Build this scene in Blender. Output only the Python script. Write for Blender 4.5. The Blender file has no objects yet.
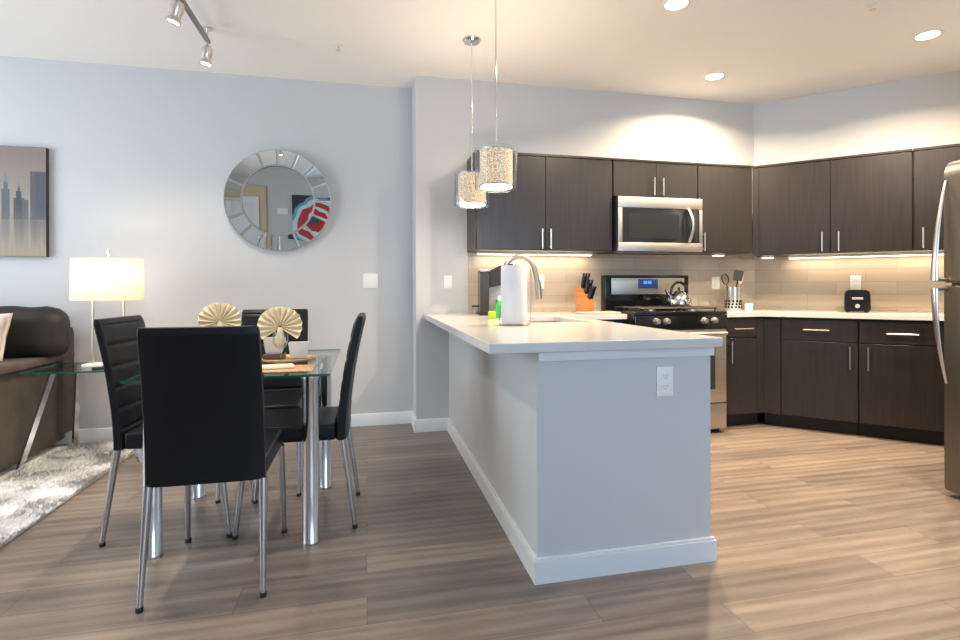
import bpy, bmesh, math, random
from mathutils import Vector, Matrix, noise
random.seed(7)
C = bpy.context.scene.collection
PI = math.pi
H = 2.76            # ceiling height
W = 4.14            # kitchen wall plane
YL = 4.43           # living room wall plane
XK = 3.41           # inner corner where the kitchen wall turns 45 degrees
S2 = math.sqrt(.5)

# ---------------------------------------------------------------- camera
f_px, cx, cy, yaw, roll, cam_h = 532.5, 488.94, 287.05, .2266, .0028, 1.1197
cam = bpy.data.cameras.new('camera')
camo = bpy.data.objects.new('camera', cam); C.objects.link(camo)
cam.sensor_width = 36; cam.lens = f_px / 960 * 36
cam.shift_x = -(cx - 480) / 960; cam.shift_y = (cy - 320) / 960
camo.matrix_world = (Matrix.Translation((0, 0, cam_h)) @ Matrix.Rotation(-yaw, 4, 'Z')
                     @ Matrix.Rotation(PI / 2, 4, 'X') @ Matrix.Rotation(-roll, 4, 'Z'))
bpy.context.scene.camera = camo
# ---------------------------------------------------------------- world and exposure
sc = bpy.context.scene
vs = sc.view_settings
vs.view_transform = 'Standard'; vs.look = 'None'; vs.gamma = 1; vs.use_curve_mapping = False
vs.exposure = 0.64
world = bpy.data.worlds.new('sky'); sc.world = world; world.use_nodes = True
bg = world.node_tree.nodes['Background']
bg.inputs[0].default_value = (.62, .78, 1, 1); bg.inputs[1].default_value = 1.5

def area(name, loc, target, sx, sy, power, col, shape='RECTANGLE', spread=None):
    l = bpy.data.lights.new(name, 'AREA'); l.shape = shape; l.size = sx; l.size_y = sy
    l.energy = power; l.color = col
    if spread: l.spread = spread
    o = bpy.data.objects.new(name, l); C.objects.link(o); o.location = loc
    d = Vector(target) - Vector(loc)
    o.rotation_euler = d.to_track_quat('-Z', 'Y').to_euler()
    return o
# daylight coming in through the rear and the left window openings
area('daylight_rear', (1.5, -2.5, 1.45), (1.5, 4, 1.1), 3.0, 2.0, 42, (.50, .72, 1))
area('daylight_left', (-4.28, 2.4, 1.5), (4, 1.9, 1.1), 2.6, 2.0, 70, (.83, .915, 1))

# ---------------------------------------------------------------- materials
def new_mat(name):
    m = bpy.data.materials.new(name); m.use_nodes = True
    nt = m.node_tree; p = nt.nodes['Principled BSDF']
    return m, nt, p
def mat(name, col, rough=.5, metal=0, coat=0, spec=None, trans=0, emit=None, es=1, var=0, vscale=8, bump=0, bscale=60, ior=None, stretch=None):
    m, nt, p = new_mat(name)
    c = (*col, 1)
    p.inputs['Base Color'].default_value = c
    p.inputs['Roughness'].default_value = rough
    p.inputs['Metallic'].default_value = metal
    p.inputs['Coat Weight'].default_value = coat
    p.inputs['Transmission Weight'].default_value = trans
    if spec is not None: p.inputs['Specular IOR Level'].default_value = spec
    if ior: p.inputs['IOR'].default_value = ior
    if emit:
        p.inputs['Emission Color'].default_value = (*emit, 1); p.inputs['Emission Strength'].default_value = es
    tc = nt.nodes.new('ShaderNodeTexCoord'); mp = nt.nodes.new('ShaderNodeMapping')
    if stretch: mp.inputs['Scale'].default_value = stretch
    nt.links.new(tc.outputs['Object'], mp.inputs[0])
    n = nt.nodes.new('ShaderNodeTexNoise'); n.inputs['Scale'].default_value = vscale; n.inputs['Detail'].default_value = 4
    nt.links.new(mp.outputs[0], n.inputs[0])
    if var:
        r = nt.nodes.new('ShaderNodeMix'); r.data_type = 'RGBA'
        r.inputs[6].default_value = (*[x * (1 - var) for x in col], 1); r.inputs[7].default_value = (*[min(1, x * (1 + var)) for x in col], 1)
        mr = nt.nodes.new('ShaderNodeMapRange'); mr.inputs[1].default_value = .3; mr.inputs[2].default_value = .7
        nt.links.new(n.outputs[0], mr.inputs[0]); nt.links.new(mr.outputs[0], r.inputs[0]); nt.links.new(r.outputs[2], p.inputs['Base Color'])
    if bump:
        n2 = nt.nodes.new('ShaderNodeTexNoise'); n2.inputs['Scale'].default_value = bscale; nt.links.new(mp.outputs[0], n2.inputs[0])
        b = nt.nodes.new('ShaderNodeBump'); b.inputs['Strength'].default_value = bump; b.inputs['Distance'].default_value = .004
        nt.links.new(n2.outputs[0], b.inputs['Height']); nt.links.new(b.outputs[0], p.inputs['Normal'])
    return m
def thin_glass(name, tint, gloss=.06):
    m, nt, p = new_mat(name); nt.nodes.remove(p)
    out = nt.nodes['Material Output']
    t = nt.nodes.new('ShaderNodeBsdfTransparent'); t.inputs[0].default_value = (*tint, 1)
    g = nt.nodes.new('ShaderNodeBsdfGlossy'); g.inputs['Roughness'].default_value = .02
    lw = nt.nodes.new('ShaderNodeLayerWeight'); lw.inputs[0].default_value = .5
    pw = nt.nodes.new('ShaderNodeMath'); pw.operation = 'POWER'; pw.inputs[1].default_value = 4; nt.links.new(lw.outputs['Facing'], pw.inputs[0])
    fr = nt.nodes.new('ShaderNodeMath'); fr.operation = 'MULTIPLY_ADD'; fr.inputs[1].default_value = .6; fr.inputs[2].default_value = gloss; nt.links.new(pw.outputs[0], fr.inputs[0])
    mx = nt.nodes.new('ShaderNodeMixShader')
    nt.links.new(fr.outputs[0], mx.inputs[0]); nt.links.new(t.outputs[0], mx.inputs[1]); nt.links.new(g.outputs[0], mx.inputs[2])
    nt.links.new(mx.outputs[0], out.inputs[0])
    return m
def floor_mat():
    m, nt, p = new_mat('grey_brown_plank_floor'); N = nt.nodes.new; L = nt.links.new
    tc = N('ShaderNodeTexCoord')
    br = N('ShaderNodeTexBrick'); br.offset = .37; br.offset_frequency = 2
    br.inputs['Scale'].default_value = 1; br.inputs['Mortar Size'].default_value = .0014; br.inputs['Mortar Smooth'].default_value = .2
    br.inputs['Brick Width'].default_value = 1.22; br.inputs['Row Height'].default_value = .165
    br.inputs['Color1'].default_value = (0, 0, 0, 1); br.inputs['Color2'].default_value = (1, 1, 1, 1); br.inputs['Mortar'].default_value = (.5, .5, .5, 1)
    L(tc.outputs['Object'], br.inputs[0])
    # grain, stretched along the boards and shifted per board
    mp = N('ShaderNodeMapping'); mp.inputs['Scale'].default_value = (.8, 8, 1)
    ad = N('ShaderNodeVectorMath'); ad.operation = 'ADD'
    sx = N('ShaderNodeVectorMath'); sx.operation = 'SCALE'; sx.inputs['Scale'].default_value = 7
    L(br.outputs['Color'], sx.inputs[0]); L(tc.outputs['Object'], mp.inputs[0]); L(mp.outputs[0], ad.inputs[0]); L(sx.outputs[0], ad.inputs[1])
    n = N('ShaderNodeTexNoise'); n.inputs['Scale'].default_value = 2.2; n.inputs['Detail'].default_value = 7; n.inputs['Roughness'].default_value = .68; n.inputs['Distortion'].default_value = .5
    L(ad.outputs[0], n.inputs[0])
    w = N('ShaderNodeTexWave'); w.bands_direction = 'Y'; w.inputs['Scale'].default_value = .55; w.inputs['Distortion'].default_value = 9; w.inputs['Detail'].default_value = 3; w.inputs['Detail Scale'].default_value = .8
    L(ad.outputs[0], w.inputs[0])
    cr = N('ShaderNodeValToRGB'); e = cr.color_ramp.elements
    e[0].position = .28; e[0].color = (.135, .110, .096, 1); e[1].position = .72; e[1].color = (.295, .242, .204, 1)
    k = e.new(.5); k.color = (.215, .173, .146, 1)
    mxf = N('ShaderNodeMix'); mxf.inputs[0].default_value = .16; L(n.outputs[0], mxf.inputs[2]); L(w.outputs[1], mxf.inputs[3])
    L(mxf.outputs[0], cr.inputs[0])
    hs = N('ShaderNodeMix'); hs.data_type = 'RGBA'; hs.blend_type = 'MULTIPLY'; hs.inputs[0].default_value = 1
    cr2 = N('ShaderNodeValToRGB'); cr2.color_ramp.elements[0].color = (.74, .74, .76, 1); cr2.color_ramp.elements[1].color = (1.12, 1.1, 1.06, 1)
    L(br.outputs['Color'], cr2.inputs[0]); L(cr.outputs[0], hs.inputs[6]); L(cr2.outputs[0], hs.inputs[7])
    mo = N('ShaderNodeMix'); mo.data_type = 'RGBA'; mo.inputs[7].default_value = (.1, .08, .07, 1)
    L(br.outputs['Fac'], mo.inputs[0]); L(hs.outputs[2], mo.inputs[6]); L(mo.outputs[2], p.inputs['Base Color'])
    rr = N('ShaderNodeMapRange'); rr.inputs[3].default_value = .26; rr.inputs[4].default_value = .42
    L(n.outputs[0], rr.inputs[0]); L(rr.outputs[0], p.inputs['Roughness'])
    b = N('ShaderNodeBump'); b.inputs['Strength'].default_value = .12; b.inputs['Distance'].default_value = .002
    L(n.outputs[0], b.inputs['Height']); L(b.outputs[0], p.inputs['Normal'])
    return m
def tile_mat():
    m, nt, p = new_mat('beige_tile'); N = nt.nodes.new; L = nt.links.new
    tc = N('ShaderNodeTexCoord'); sp = N('ShaderNodeSeparateXYZ'); cb = N('ShaderNodeCombineXYZ')
    L(tc.outputs['Object'], sp.inputs[0]); L(sp.outputs[0], cb.inputs[0]); L(sp.outputs[2], cb.inputs[1])
    br = N('ShaderNodeTexBrick'); br.offset = .5
    br.inputs['Scale'].default_value = 1; br.inputs['Brick Width'].default_value = .41; br.inputs['Row Height'].default_value = .105
    br.inputs['Mortar Size'].default_value = .0022; br.inputs['Mortar Smooth'].default_value = .1
    br.inputs['Color1'].default_value = (.44, .365, .29, 1); br.inputs['Color2'].default_value = (.52, .44, .355, 1); br.inputs['Mortar'].default_value = (.36, .30, .24, 1)
    L(cb.outputs[0], br.inputs[0]); L(br.outputs['Color'], p.inputs['Base Color'])
    p.inputs['Roughness'].default_value = .28
    b = N('ShaderNodeBump'); b.inputs['Strength'].default_value = .5; b.inputs['Distance'].default_value = .002; b.invert = True
    L(br.outputs['Fac'], b.inputs['Height']); L(b.outputs[0], p.inputs['Normal'])
    return m
def attr_mat(name, rough=.7):
    m, nt, p = new_mat(name); a = nt.nodes.new('ShaderNodeAttribute'); a.attribute_name = 'paint'
    nt.links.new(a.outputs['Color'], p.inputs['Base Color']); p.inputs['Roughness'].default_value = rough
    return m
def shade_mat():
    m, nt, p = new_mat('white_lamp_fabric'); out = nt.nodes['Material Output']
    p.inputs['Base Color'].default_value = (.85, .78, .66, 1); p.inputs['Roughness'].default_value = .8
    tr = nt.nodes.new('ShaderNodeBsdfTranslucent'); tr.inputs[0].default_value = (.9, .82, .68, 1)
    mx = nt.nodes.new('ShaderNodeMixShader'); mx.inputs[0].default_value = .5
    nt.links.new(p.outputs[0], mx.inputs[1]); nt.links.new(tr.outputs[0], mx.inputs[2]); nt.links.new(mx.outputs[0], out.inputs[0])
    return m
def mesh_shade_mat():
    # pierced metal drum: fine web pattern with the lit lining behind it
    m, nt, p = new_mat('pierced_drum'); N = nt.nodes.new; L = nt.links.new
    tc = N('ShaderNodeTexCoord'); v = N('ShaderNodeTexVoronoi'); v.feature = 'DISTANCE_TO_EDGE'; v.inputs['Scale'].default_value = 140
    L(tc.outputs['Object'], v.inputs[0])
    r = N('ShaderNodeValToRGB'); r.color_ramp.elements[0].position = .08; r.color_ramp.elements[0].color = (.30, .19, .11, 1); r.color_ramp.elements[1].position = .3; r.color_ramp.elements[1].color = (.95, .80, .60, 1)
    L(v.outputs['Distance'], r.inputs[0]); L(r.outputs[0], p.inputs['Base Color']); L(r.outputs[0], p.inputs['Emission Color'])
    p.inputs['Emission Strength'].default_value = .6; p.inputs['Roughness'].default_value = .4
    return m

M = dict(
    wall=mat('light_grey_wall_paint', (.56, .565, .575), .6, bump=.03, bscale=250),
    ceil=mat('warm_white_ceiling_paint', (.88, .84, .79), .75, bump=.04, bscale=200),
    trim=mat('white_trim_paint', (.72, .74, .76), .35),
    hall=mat('tan_hall_paint', (.62, .5, .33), .7),
    floor=floor_mat(), tile=tile_mat(),
    cab=mat('espresso_wood', (.0175, .0138, .0135), .34, spec=.6, var=.32, vscale=3.2, stretch=(26, 26, 1.2), bump=.05, bscale=5),
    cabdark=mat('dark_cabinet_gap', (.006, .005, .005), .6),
    quartz=mat('white_quartz', (.58, .58, .575), .14, spec=.6, var=.03, vscale=14),
    steel=mat('brushed_stainless', (.54, .51, .47), .38, 1, var=.06, vscale=6, stretch=(1, 1, 40)),
    fsteel=mat('fridge_stainless', (.22, .20, .175), .38, 1, var=.05, vscale=6, stretch=(30, 30, 1)),
    nickel=mat('satin_nickel', (.74, .70, .66), .28, 1),
    chrome=mat('chrome', (.72, .74, .77), .12, 1),
    legmetal=mat('brushed_chair_leg_metal', (.52, .53, .55), .27, 1),
    leather=mat('black_leatherette', (.0045, .0055, .008), .42, spec=.28, bump=.08, bscale=220),
    black=mat('gloss_black', (.008, .008, .009), .12),
    blackm=mat('matte_black', (.014, .014, .014), .5),
    iron=mat('cast_iron', (.03, .028, .027), .45),
    darkglass=mat('dark_oven_glass', (.02, .022, .026), .07),
    white=mat('white_plastic', (.82, .82, .8), .35),
    slot=mat('outlet_slot', (.25, .25, .26), .5),
    porcelain=mat('white_porcelain', (.82, .82, .8), .12),
    paper=mat('paper_towel', (.60, .62, .66), .9, bump=.3, bscale=120),
    glass=thin_glass('clear_glass', (.93, .97, .95)),
    wglass=thin_glass('wine_glass_clear', (.96, .97, .97)),
    edge=mat('green_glass_edge', (.012, .13, .085), .1, trans=.3, emit=None),
    napkin=mat('cream_napkin', (.84, .72, .50), .75, bump=.1),
    orange=mat('orange_beech', (.50, .19, .045), .4, var=.2, vscale=5, stretch=(2, 2, 14)),
    wood=mat('light_bamboo', (.58, .36, .18), .4, var=.15, vscale=6, stretch=(1, 14, 14)),
    walnut=mat('dark_brown_wood', (.12, .06, .035), .4),
    sofa=mat('brown_sofa_fabric', (.08, .060, .047), .85, var=.2, vscale=7, bump=.3, bscale=300),
    sofac=mat('charcoal_brown_cushion', (.026, .022, .021), .55, spec=.3, var=.25, vscale=5, bump=.1, bscale=200),
    pillow=mat('striped_pillow', (.6, .5, .42), .9, var=.35, vscale=4, stretch=(2, 2, 12)),
    champagne=mat('champagne_metal', (.72, .62, .45), .3, 1),
    shade=shade_mat(), drum=mesh_shade_mat(),
    acrylic=thin_glass('clear_acrylic', (.95, .93, .9)),
    mirror=mat('mirror_silver', (.86, .88, .88), .01, 1),
    bevelm=mat('mirror_bevel', (.78, .76, .7), .22, 1),
    canlight=mat('lit_lens', (1, .95, .85), .5, emit=(1, .9, .75), es=14),
    strip=mat('lit_strip', (1, .93, .8), .5, emit=(1, .86, .64), es=5),
    bulb=mat('lit_bulb', (1, .95, .85), .5, emit=(1, .87, .7), es=9),
    faucet=mat('brushed_taupe_nickel', (.40, .35, .30), .34, 1),
    green=mat('green_plastic', (.02, .40, .08), .3), lime=mat('lime_plastic', (.50, .70, .04), .4),
    display=mat('blue_display', (.02, .03, .05), .1, emit=(.08, .2, .7), es=.12),
    digits=mat('display_digits', (.1, .3, .9), .3, emit=(.15, .4, 1), es=1.2),
    rug=mat('shag_wool', (.66, .645, .63), .95, var=.3, vscale=5),
    painting=attr_mat('skyline_paint', .5), art=attr_mat('abstract_paint', .5),
    greypl=mat('grey_plastic', (.3, .3, .31), .4), redw=mat('kraft_board', (.62, .45, .36), .6),
)

# ---------------------------------------------------------------- helpers
class MB:
    """collects shapes; build() links them as ONE mesh object"""
    def __init__(s): s.bm = bmesh.new()
    def _merge(s, t, mi=0, mtx=None):
        if mtx is not None: bmesh.ops.transform(t, matrix=mtx, verts=t.verts)
        for f in t.faces: f.material_index = mi
        me = bpy.data.meshes.new('t'); t.to_mesh(me); t.free(); s.bm.from_mesh(me); bpy.data.meshes.remove(me)
    def box(s, x0, x1, y0, y1, z0, z1, bev=0, seg=2, mi=0, mtx=None):
        t = bmesh.new(); bmesh.ops.create_cube(t, size=1)
        bmesh.ops.transform(t, matrix=Matrix.Translation(((x0+x1)/2, (y0+y1)/2, (z0+z1)/2)) @ Matrix.Diagonal((x1-x0, y1-y0, z1-z0, 1)), verts=t.verts)
        if bev: bmesh.ops.bevel(t, geom=t.edges[:], offset=bev, segments=seg, profile=.6, affect='EDGES')
        s._merge(t, mi, mtx); return s
    def tube(s, pts, rad, n=14, mi=0, mtx=None, cap=True, flat=None):
        """sweep a circle (or an oval flat=(a,b)) along pts; rad is a number or a list"""
        t = bmesh.new(); P = [Vector(p) for p in pts]; rings = []
        up = None
        for i, p in enumerate(P):
            d = (P[min(i+1, len(P)-1)] - P[max(i-1, 0)]).normalized()
            if up is None: up = Vector((0, 0, 1)) if abs(d.z) < .9 else Vector((0, 1, 0))
            a = d.cross(up).normalized(); b = a.cross(d).normalized(); up = b
            r = rad[i] if isinstance(rad, (list, tuple)) else rad
            fa, fb = flat or (1, 1)
            rings.append([t.verts.new(p + a*math.cos(2*PI*k/n)*r*fa + b*math.sin(2*PI*k/n)*r*fb) for k in range(n)])
        for q in range(len(rings)-1):
            for k in range(n): t.faces.new((rings[q][k], rings[q][(k+1) % n], rings[q+1][(k+1) % n], rings[q+1][k]))
        if cap: t.faces.new(rings[0][::-1]); t.faces.new(rings[-1])
        s._merge(t, mi, mtx); return s
    def lathe(s, prof, n=32, mi=0, mtx=None):
        t = bmesh.new(); rings = []
        for r, z in prof:
            if r < 1e-5: rings.append([t.verts.new((0, 0, z))])
            else: rings.append([t.verts.new((r*math.cos(2*PI*k/n), r*math.sin(2*PI*k/n), z)) for k in range(n)])
        for a, b in zip(rings, rings[1:]):
            for k in range(n):
                A = [a[k % len(a)], a[(k+1) % len(a)], b[(k+1) % len(b)], b[k % len(b)]]
                A = [v for i, v in enumerate(A) if v not in A[:i]]
                if len(A) > 2: t.faces.new(A)
        s._merge(t, mi, mtx); return s
    def prism(s, poly, z0, z1, bev=0, mi=0, mtx=None, seg=2):
        t = bmesh.new(); lo = [t.verts.new((x, y, z0)) for x, y in poly]; hi = [t.verts.new((x, y, z1)) for x, y in poly]
        n = len(poly); t.faces.new(lo[::-1]); t.faces.new(hi)
        for k in range(n): t.faces.new((lo[k], lo[(k+1) % n], hi[(k+1) % n], hi[k]))
        bmesh.ops.recalc_face_normals(t, faces=t.faces)
        if bev: bmesh.ops.bevel(t, geom=t.edges[:], offset=bev, segments=seg, affect='EDGES')
        s._merge(t, mi, mtx); return s
    def build(s, name, m, parent=None, smooth=True, loc=None, rot=None):
        ms = m if isinstance(m, (list, tuple)) else [m]
        bmesh.ops.recalc_face_normals(s.bm, faces=s.bm.faces)
        me = bpy.data.meshes.new(name); s.bm.to_mesh(me); s.bm.free()
        for q in ms: me.materials.append(M[q] if isinstance(q, str) else q)
        o = bpy.data.objects.new(name, me); C.objects.link(o)
        if smooth:
            for p in me.polygons: p.use_smooth = True
            me.set_sharp_from_angle(angle=math.radians(38))
        if parent: o.parent = parent
        if loc is not None: o.location = loc
        if rot is not None: o.rotation_euler = rot
        return o
def tag(o, label=None, cat=None, group=None, kind=None):
    if label: o['label'] = label
    if cat: o['category'] = cat
    if group: o['group'] = group
    if kind: o['kind'] = kind
    return o
def thing(name, label, cat, loc=(0, 0, 0), rz=0, group=None):
    o = bpy.data.objects.new(name, None); C.objects.link(o); o.location = loc; o.rotation_euler = (0, 0, rz)
    o.empty_display_size = .05
    return tag(o, label, cat, group)
def kids(o): return [c for c in C.objects if c.parent == o]
def copy_tree(o, parent=None):
    c = o.copy(); C.objects.link(c); c.parent = parent
    for ch in kids(o): copy_tree(ch, c)
    return c
def copy_at(o, loc, rz, label):
    c = copy_tree(o); c.location = loc; c.rotation_euler = (0, 0, rz); c['label'] = label; return c
def struct(name, mb, m, **k): return tag(mb.build(name, m, **k), kind='structure')
def arc(cx_, cz, r, a0, a1, n): return [(cx_ + r*math.cos(a0 + (a1-a0)*i/n), cz + r*math.sin(a0 + (a1-a0)*i/n)) for i in range(n+1)]
DR = (0, 0, -PI/4)       # rotation of everything that stands along the 45 degree wall
def dpt(t, off, z=0):    # point at distance t along the 45 degree wall, off in front of it
    return (XK + S2*t - S2*off, W - S2*t - S2*off, z)

# ================================================================ the setting
XL, YR, XR = -4.4, -2.6, 4.75
struct('floor', MB().box(XL-.2, XR+.2, YR-.2, YL+.2, -.1, 0), 'floor')
struct('ceiling', MB().box(XL-.2, XR+.2, YR-.2, YL+.2, H, H+.1), 'ceil')
XC = .375                # corner where the kitchen wall steps forward of the living room wall
struct('wall_living', MB().box(XL-.2, XC, YL, YL+.2, 0, H), 'wall')
struct('wall_kitchen', MB().box(XC, XK+.2, W, YL+.2, 0, H), 'wall')
struct('wall_diagonal', MB().box(-.1, 2.2, 0, .2, 0, H), 'wall', loc=(XK, W, 0), rot=DR)
struct('wall_right', MB().box(XR, XR+.2, YR, 3.1, 0, H), 'wall')
struct('wall_partition', MB().box(3.74, XR, YR, 2.32, 0, H), 'wall')
# left wall and rear wall with window openings
w = MB(); w.box(XL-.2, XL, YR, 1.05, 0, H); w.box(XL-.2, XL, 3.75, YL+.2, 0, H); w.box(XL-.2, XL, 1.05, 3.75, 0, .5); w.box(XL-.2, XL, 1.05, 3.75, 2.5, H)
struct('wall_left', w, 'wall')
w = MB(); w.box(XL, 0, YR-.2, YR, 0, H); w.box(3.0, XR, YR-.2, YR, 0, H); w.box(0, 3.0, YR-.2, YR, 0, .45); w.box(0, 3.0, YR-.2, YR, 2.45, H)
struct('wall_rear', w, 'wall')
def window(name, x0, x1, z0, z1, loc, rot):
    m = MB(); y0, y1 = -.03, .03
    m.box(x0, x1, y0, y1, z0, z0+.06); m.box(x0, x1, y0, y1, z1-.06, z1)
    for x in (x0, (x0+x1)/2-.03, x1-.06): m.box(x, x+.06, y0, y1, z0, z1)
    o = struct(name, m, 'trim', loc=loc, rot=rot)
    MB().box(x0+.05, x1-.05, -.004, .004, z0+.05, z1-.05).build('pane', 'glass', o)
window('window_1', 0, 3.0, .45, 2.45, (0, YR-.1, 0), (0, 0, 0))
window('window_2', 1.05, 3.75, .5, 2.5, (XL-.1, 0, 0), (0, 0, PI/2))
w = MB().box(-3.4, -1.92, YR, YR+.05, 0, 2.35)
struct('wall_hall', w, 'hall')
d = struct('door_1', MB().box(-2.95, -2.15, YR+.05, YR+.09, .01, 2.04, .004), 'trim')
m = MB(); m.box(-3.05, -2.95, YR+.05, YR+.10, 0, 2.14); m.box(-2.15, -2.05, YR+.05, YR+.10, 0, 2.14); m.box(-2.95, -2.15, YR+.05, YR+.10, 2.04, 2.14)
m.build('casing', 'trim', d)
MB().lathe([(0, 0), (.028, 0), (.03, .02), (.02, .05), (0, .055)], mtx=Matrix.Translation((-2.22, YR+.09, 1)) @ Matrix.Rotation(-PI/2, 4, 'X')).build('door_knob', 'nickel', d)
# baseboards
def base_bd(name, x0, x1, loc, rot=(0, 0, 0)):   # local: board in front (-Y) of the wall line
    return struct(name, MB().prism([(0, 0), (-.016, 0), (-.016, .082), (-.010, .094), (0, .098)], x0, x1,
        mtx=Matrix(((0, 0, 1, 0), (1, 0, 0, 0), (0, 1, 0, 0), (0, 0, 0, 1)))), 'trim', loc=loc, rot=rot)
base_bd('baseboard_living', XL, XC-.0, (0, YL, 0))
base_bd('baseboard_kitchen', XC-.016, .63, (0, W, 0))
base_bd('baseboard_return', 0, YL-W, (XC, YL, 0), (0, 0, -PI/2))
# tiled backsplash
struct('trim_backsplash', MB().box(0, XK-.785, -.008, 0, .90, 1.42), 'tile', loc=(.785, W, 0))
struct('trim_backsplash_diagonal', MB().box(0, 1.85, -.008, 0, .90, 1.42), 'tile', loc=(XK, W, 0), rot=DR)

# ================================================================ peninsula
PX0, PX1, PY = .63, 1.375, 1.925
pen = thing('peninsula', 'pale grey painted peninsula half wall with white baseboard, carrying the countertop', 'peninsula', (0, 0, 0))
m = MB(); m.box(PX0, PX0+.14, PY, W, 0, .873); m.box(PX0+.14, PX1, PY, PY+.12, 0, .873)
m.build('half_wall', 'wall', pen)
m = MB(); prof = [(0, 0), (.016, 0), (.016, .082), (.010, .094), (0, .098)]
m.box(PX0-.016, PX1+.016, PY-.016, PY, 0, .084); m.box(PX0-.016, PX0, PY, W-.016, 0, .084)
m.box(PX0-.011, PX1+.011, PY-.011, PY, .084, .096, .003); m.box(PX0-.011, PX0, PY, W-.016, .084, .096, .003)
m.box(PX1, PX1+.016, PY, PY+.12, 0, .084)
m.build('baseboard', 'trim', pen)
m = MB(); m.box(PX0+.003, PX1+.012, PY-.012, PY, .838, .873, .002)
m.build('apron_trim', 'trim', pen)

def slab(cells, xs, ys, z0, z1):
    t = bmesh.new(); V = {}
    def v(i, j):
        if (i, j) not in V: V[(i, j)] = t.verts.new((xs[i], ys[j], z1))
        return V[(i, j)]
    for i, j in cells: t.faces.new((v(i, j), v(i+1, j), v(i+1, j+1), v(i, j+1)))
    r = bmesh.ops.extrude_face_region(t, geom=t.faces[:])
    nv = [e for e in r['geom'] if isinstance(e, bmesh.types.BMVert)]
    bmesh.ops.translate(t, vec=(0, 0, z0-z1), verts=nv)
    bmesh.ops.recalc_face_normals(t, faces=t.faces)
    bmesh.ops.dissolve_limit(t, angle_limit=.01, verts=t.verts, edges=t.edges)
    return t
CT, CB = .915, .877
SX0, SX1, SY0, SY1 = .93, 1.29, 2.92, 3.55       # sink cut-out
xs = [.43, SX0, SX1, 1.39, 1.893]; ys = [1.866, SY0, SY1, 3.63, W-.009]
cells = [(i, j) for i in range(4) for j in range(4) if not (i == 1 and j == 1) and not (i == 3 and j < 3)]
m = MB(); t = slab(cells, xs, ys, CB, CT); m._merge(t)
ct = m.build('countertop', 'quartz')
bv = ct.modifiers.new('bevel', 'BEVEL'); bv.width = .003; bv.segments = 2; bv.limit_method = 'ANGLE'
tag(ct, 'white quartz countertop covering the peninsula and the counter left of the range', 'countertop')
# sink in the peninsula
sk = thing('kitchen_sink', 'undermount stainless sink set into the peninsula countertop behind the paper towel', 'sink', (0, 0, 0))
m = MB(); a = .012
m.box(SX0-a, SX0, SY0-a, SY1+a, CT-.21, CB-.001); m.box(SX1, SX1+a, SY0-a, SY1+a, CT-.21, CB-.001)
m.box(SX0, SX1, SY0-a, SY0, CT-.21, CB-.001); m.box(SX0, SX1, SY1, SY1+a, CT-.21, CB-.001); m.box(SX0, SX1, SY0, SY1, CT-.21, CT-.2)
m.build('basin', 'steel', sk)
MB().lathe([(0, .006), (.04, .006), (.043, 0), (0, 0)], mtx=Matrix.Translation(((SX0+SX1)/2, (SY0+SY1)/2, CT-.2))).build('drain', 'chrome', sk)
# faucet
fc = thing('kitchen_faucet', 'tall brushed gooseneck faucet arching over the sink', 'faucet', (.83, 3.2, CT))
MB().lathe([(0, 0), (.03, 0), (.03, .01), (.022, .016), (.021, .09), (.016, .1), (0, .1)]).build('faucet_base', 'faucet', fc)
pts = [(0, 0, .09), (0, 0, .28)] + [(.105-.105*math.cos(k*PI/14), 0, .28+.115*math.sin(k*PI/14)) for k in range(1, 13)]
pts += [(.222, 0, .235)]
MB().tube(pts, .0165).build('gooseneck', 'faucet', fc)
MB().tube([(.2215, 0, .24), (.226, 0, .20), (.232, 0, .13)], [.019, .021, .019]).build('spray_head', 'faucet', fc)
MB().tube([(.018, 0, .055), (.06, -.005, .062), (.11, -.01, .068)], [.007, .006, .005]).build('lever_handle', 'faucet', fc)

# ================================================================ cabinets
def bar_handle(parent, p0, p1, out, r=.0055):
    """bar pull between p0 and p1, standing off along out (a unit vector)"""
    p0, p1, out = Vector(p0), Vector(p1), Vector(out); d = (p1-p0).normalized()
    m = MB().tube([p0+out*.028, p1+out*.028], r, 10)
    for q in (p0+d*.018, p1-d*.018): m.tube([q, q+out*.028], .004, 8)
    return m.build('handle', 'nickel', parent)
def front(parent, name, x0, x1, z0, z1, y, handle=None, g=.0018):
    """door or drawer front facing -Y at plane y; handle = (x, z, length, 'v'/'h')"""
    o = MB().box(x0+g, x1-g, y, y+.019, z0+g, z1-g, .0012, 1).build(name, 'cab', parent)
    if handle:
        x, z, ln, k = handle
        a, b = ((x, y, z-ln/2), (x, y, z+ln/2)) if k == 'v' else ((x-ln/2, y, z), (x+ln/2, y, z))
        bar_handle(o, a, b, (0, -1, 0))
    return o
ZU0, ZU1 = 1.395, 2.115
def upper(name, label, x0, x1, depth, z0, z1, doors, loc, rz, left_filler=0, group='dark wall cabinets'):
    t = thing(name, label, 'cabinet', loc, rz, group)
    y = -depth
    MB().box(x0, x1, y+.019, -.010, z0, z1).build('body', 'cab', t)
    MB().box(x0, x1, y-.004, y+.019, z1-.012, z1+.004).build('top_trim', 'cab', t)
    if left_filler: MB().box(x0, x0+left_filler, y+.003, y+.019, z0, z1-.014).build('filler', 'cab', t)
    for a, b, h in doors:
        front(t, 'door', a, b, z0+.002, z1-.014, y, h)
    return t
U = ZU0 + .085
upper('wall_cabinet', 'tall two-door dark cabinet at the left end of the wall cabinets, beside the pendants', .776, 1.862, .33, ZU0, ZU1,
      [(.785, 1.318, (1.285, U, .15, 'v')), (1.318, 1.862, (1.352, U, .15, 'v'))], (0, W, 0), 0)
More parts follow.
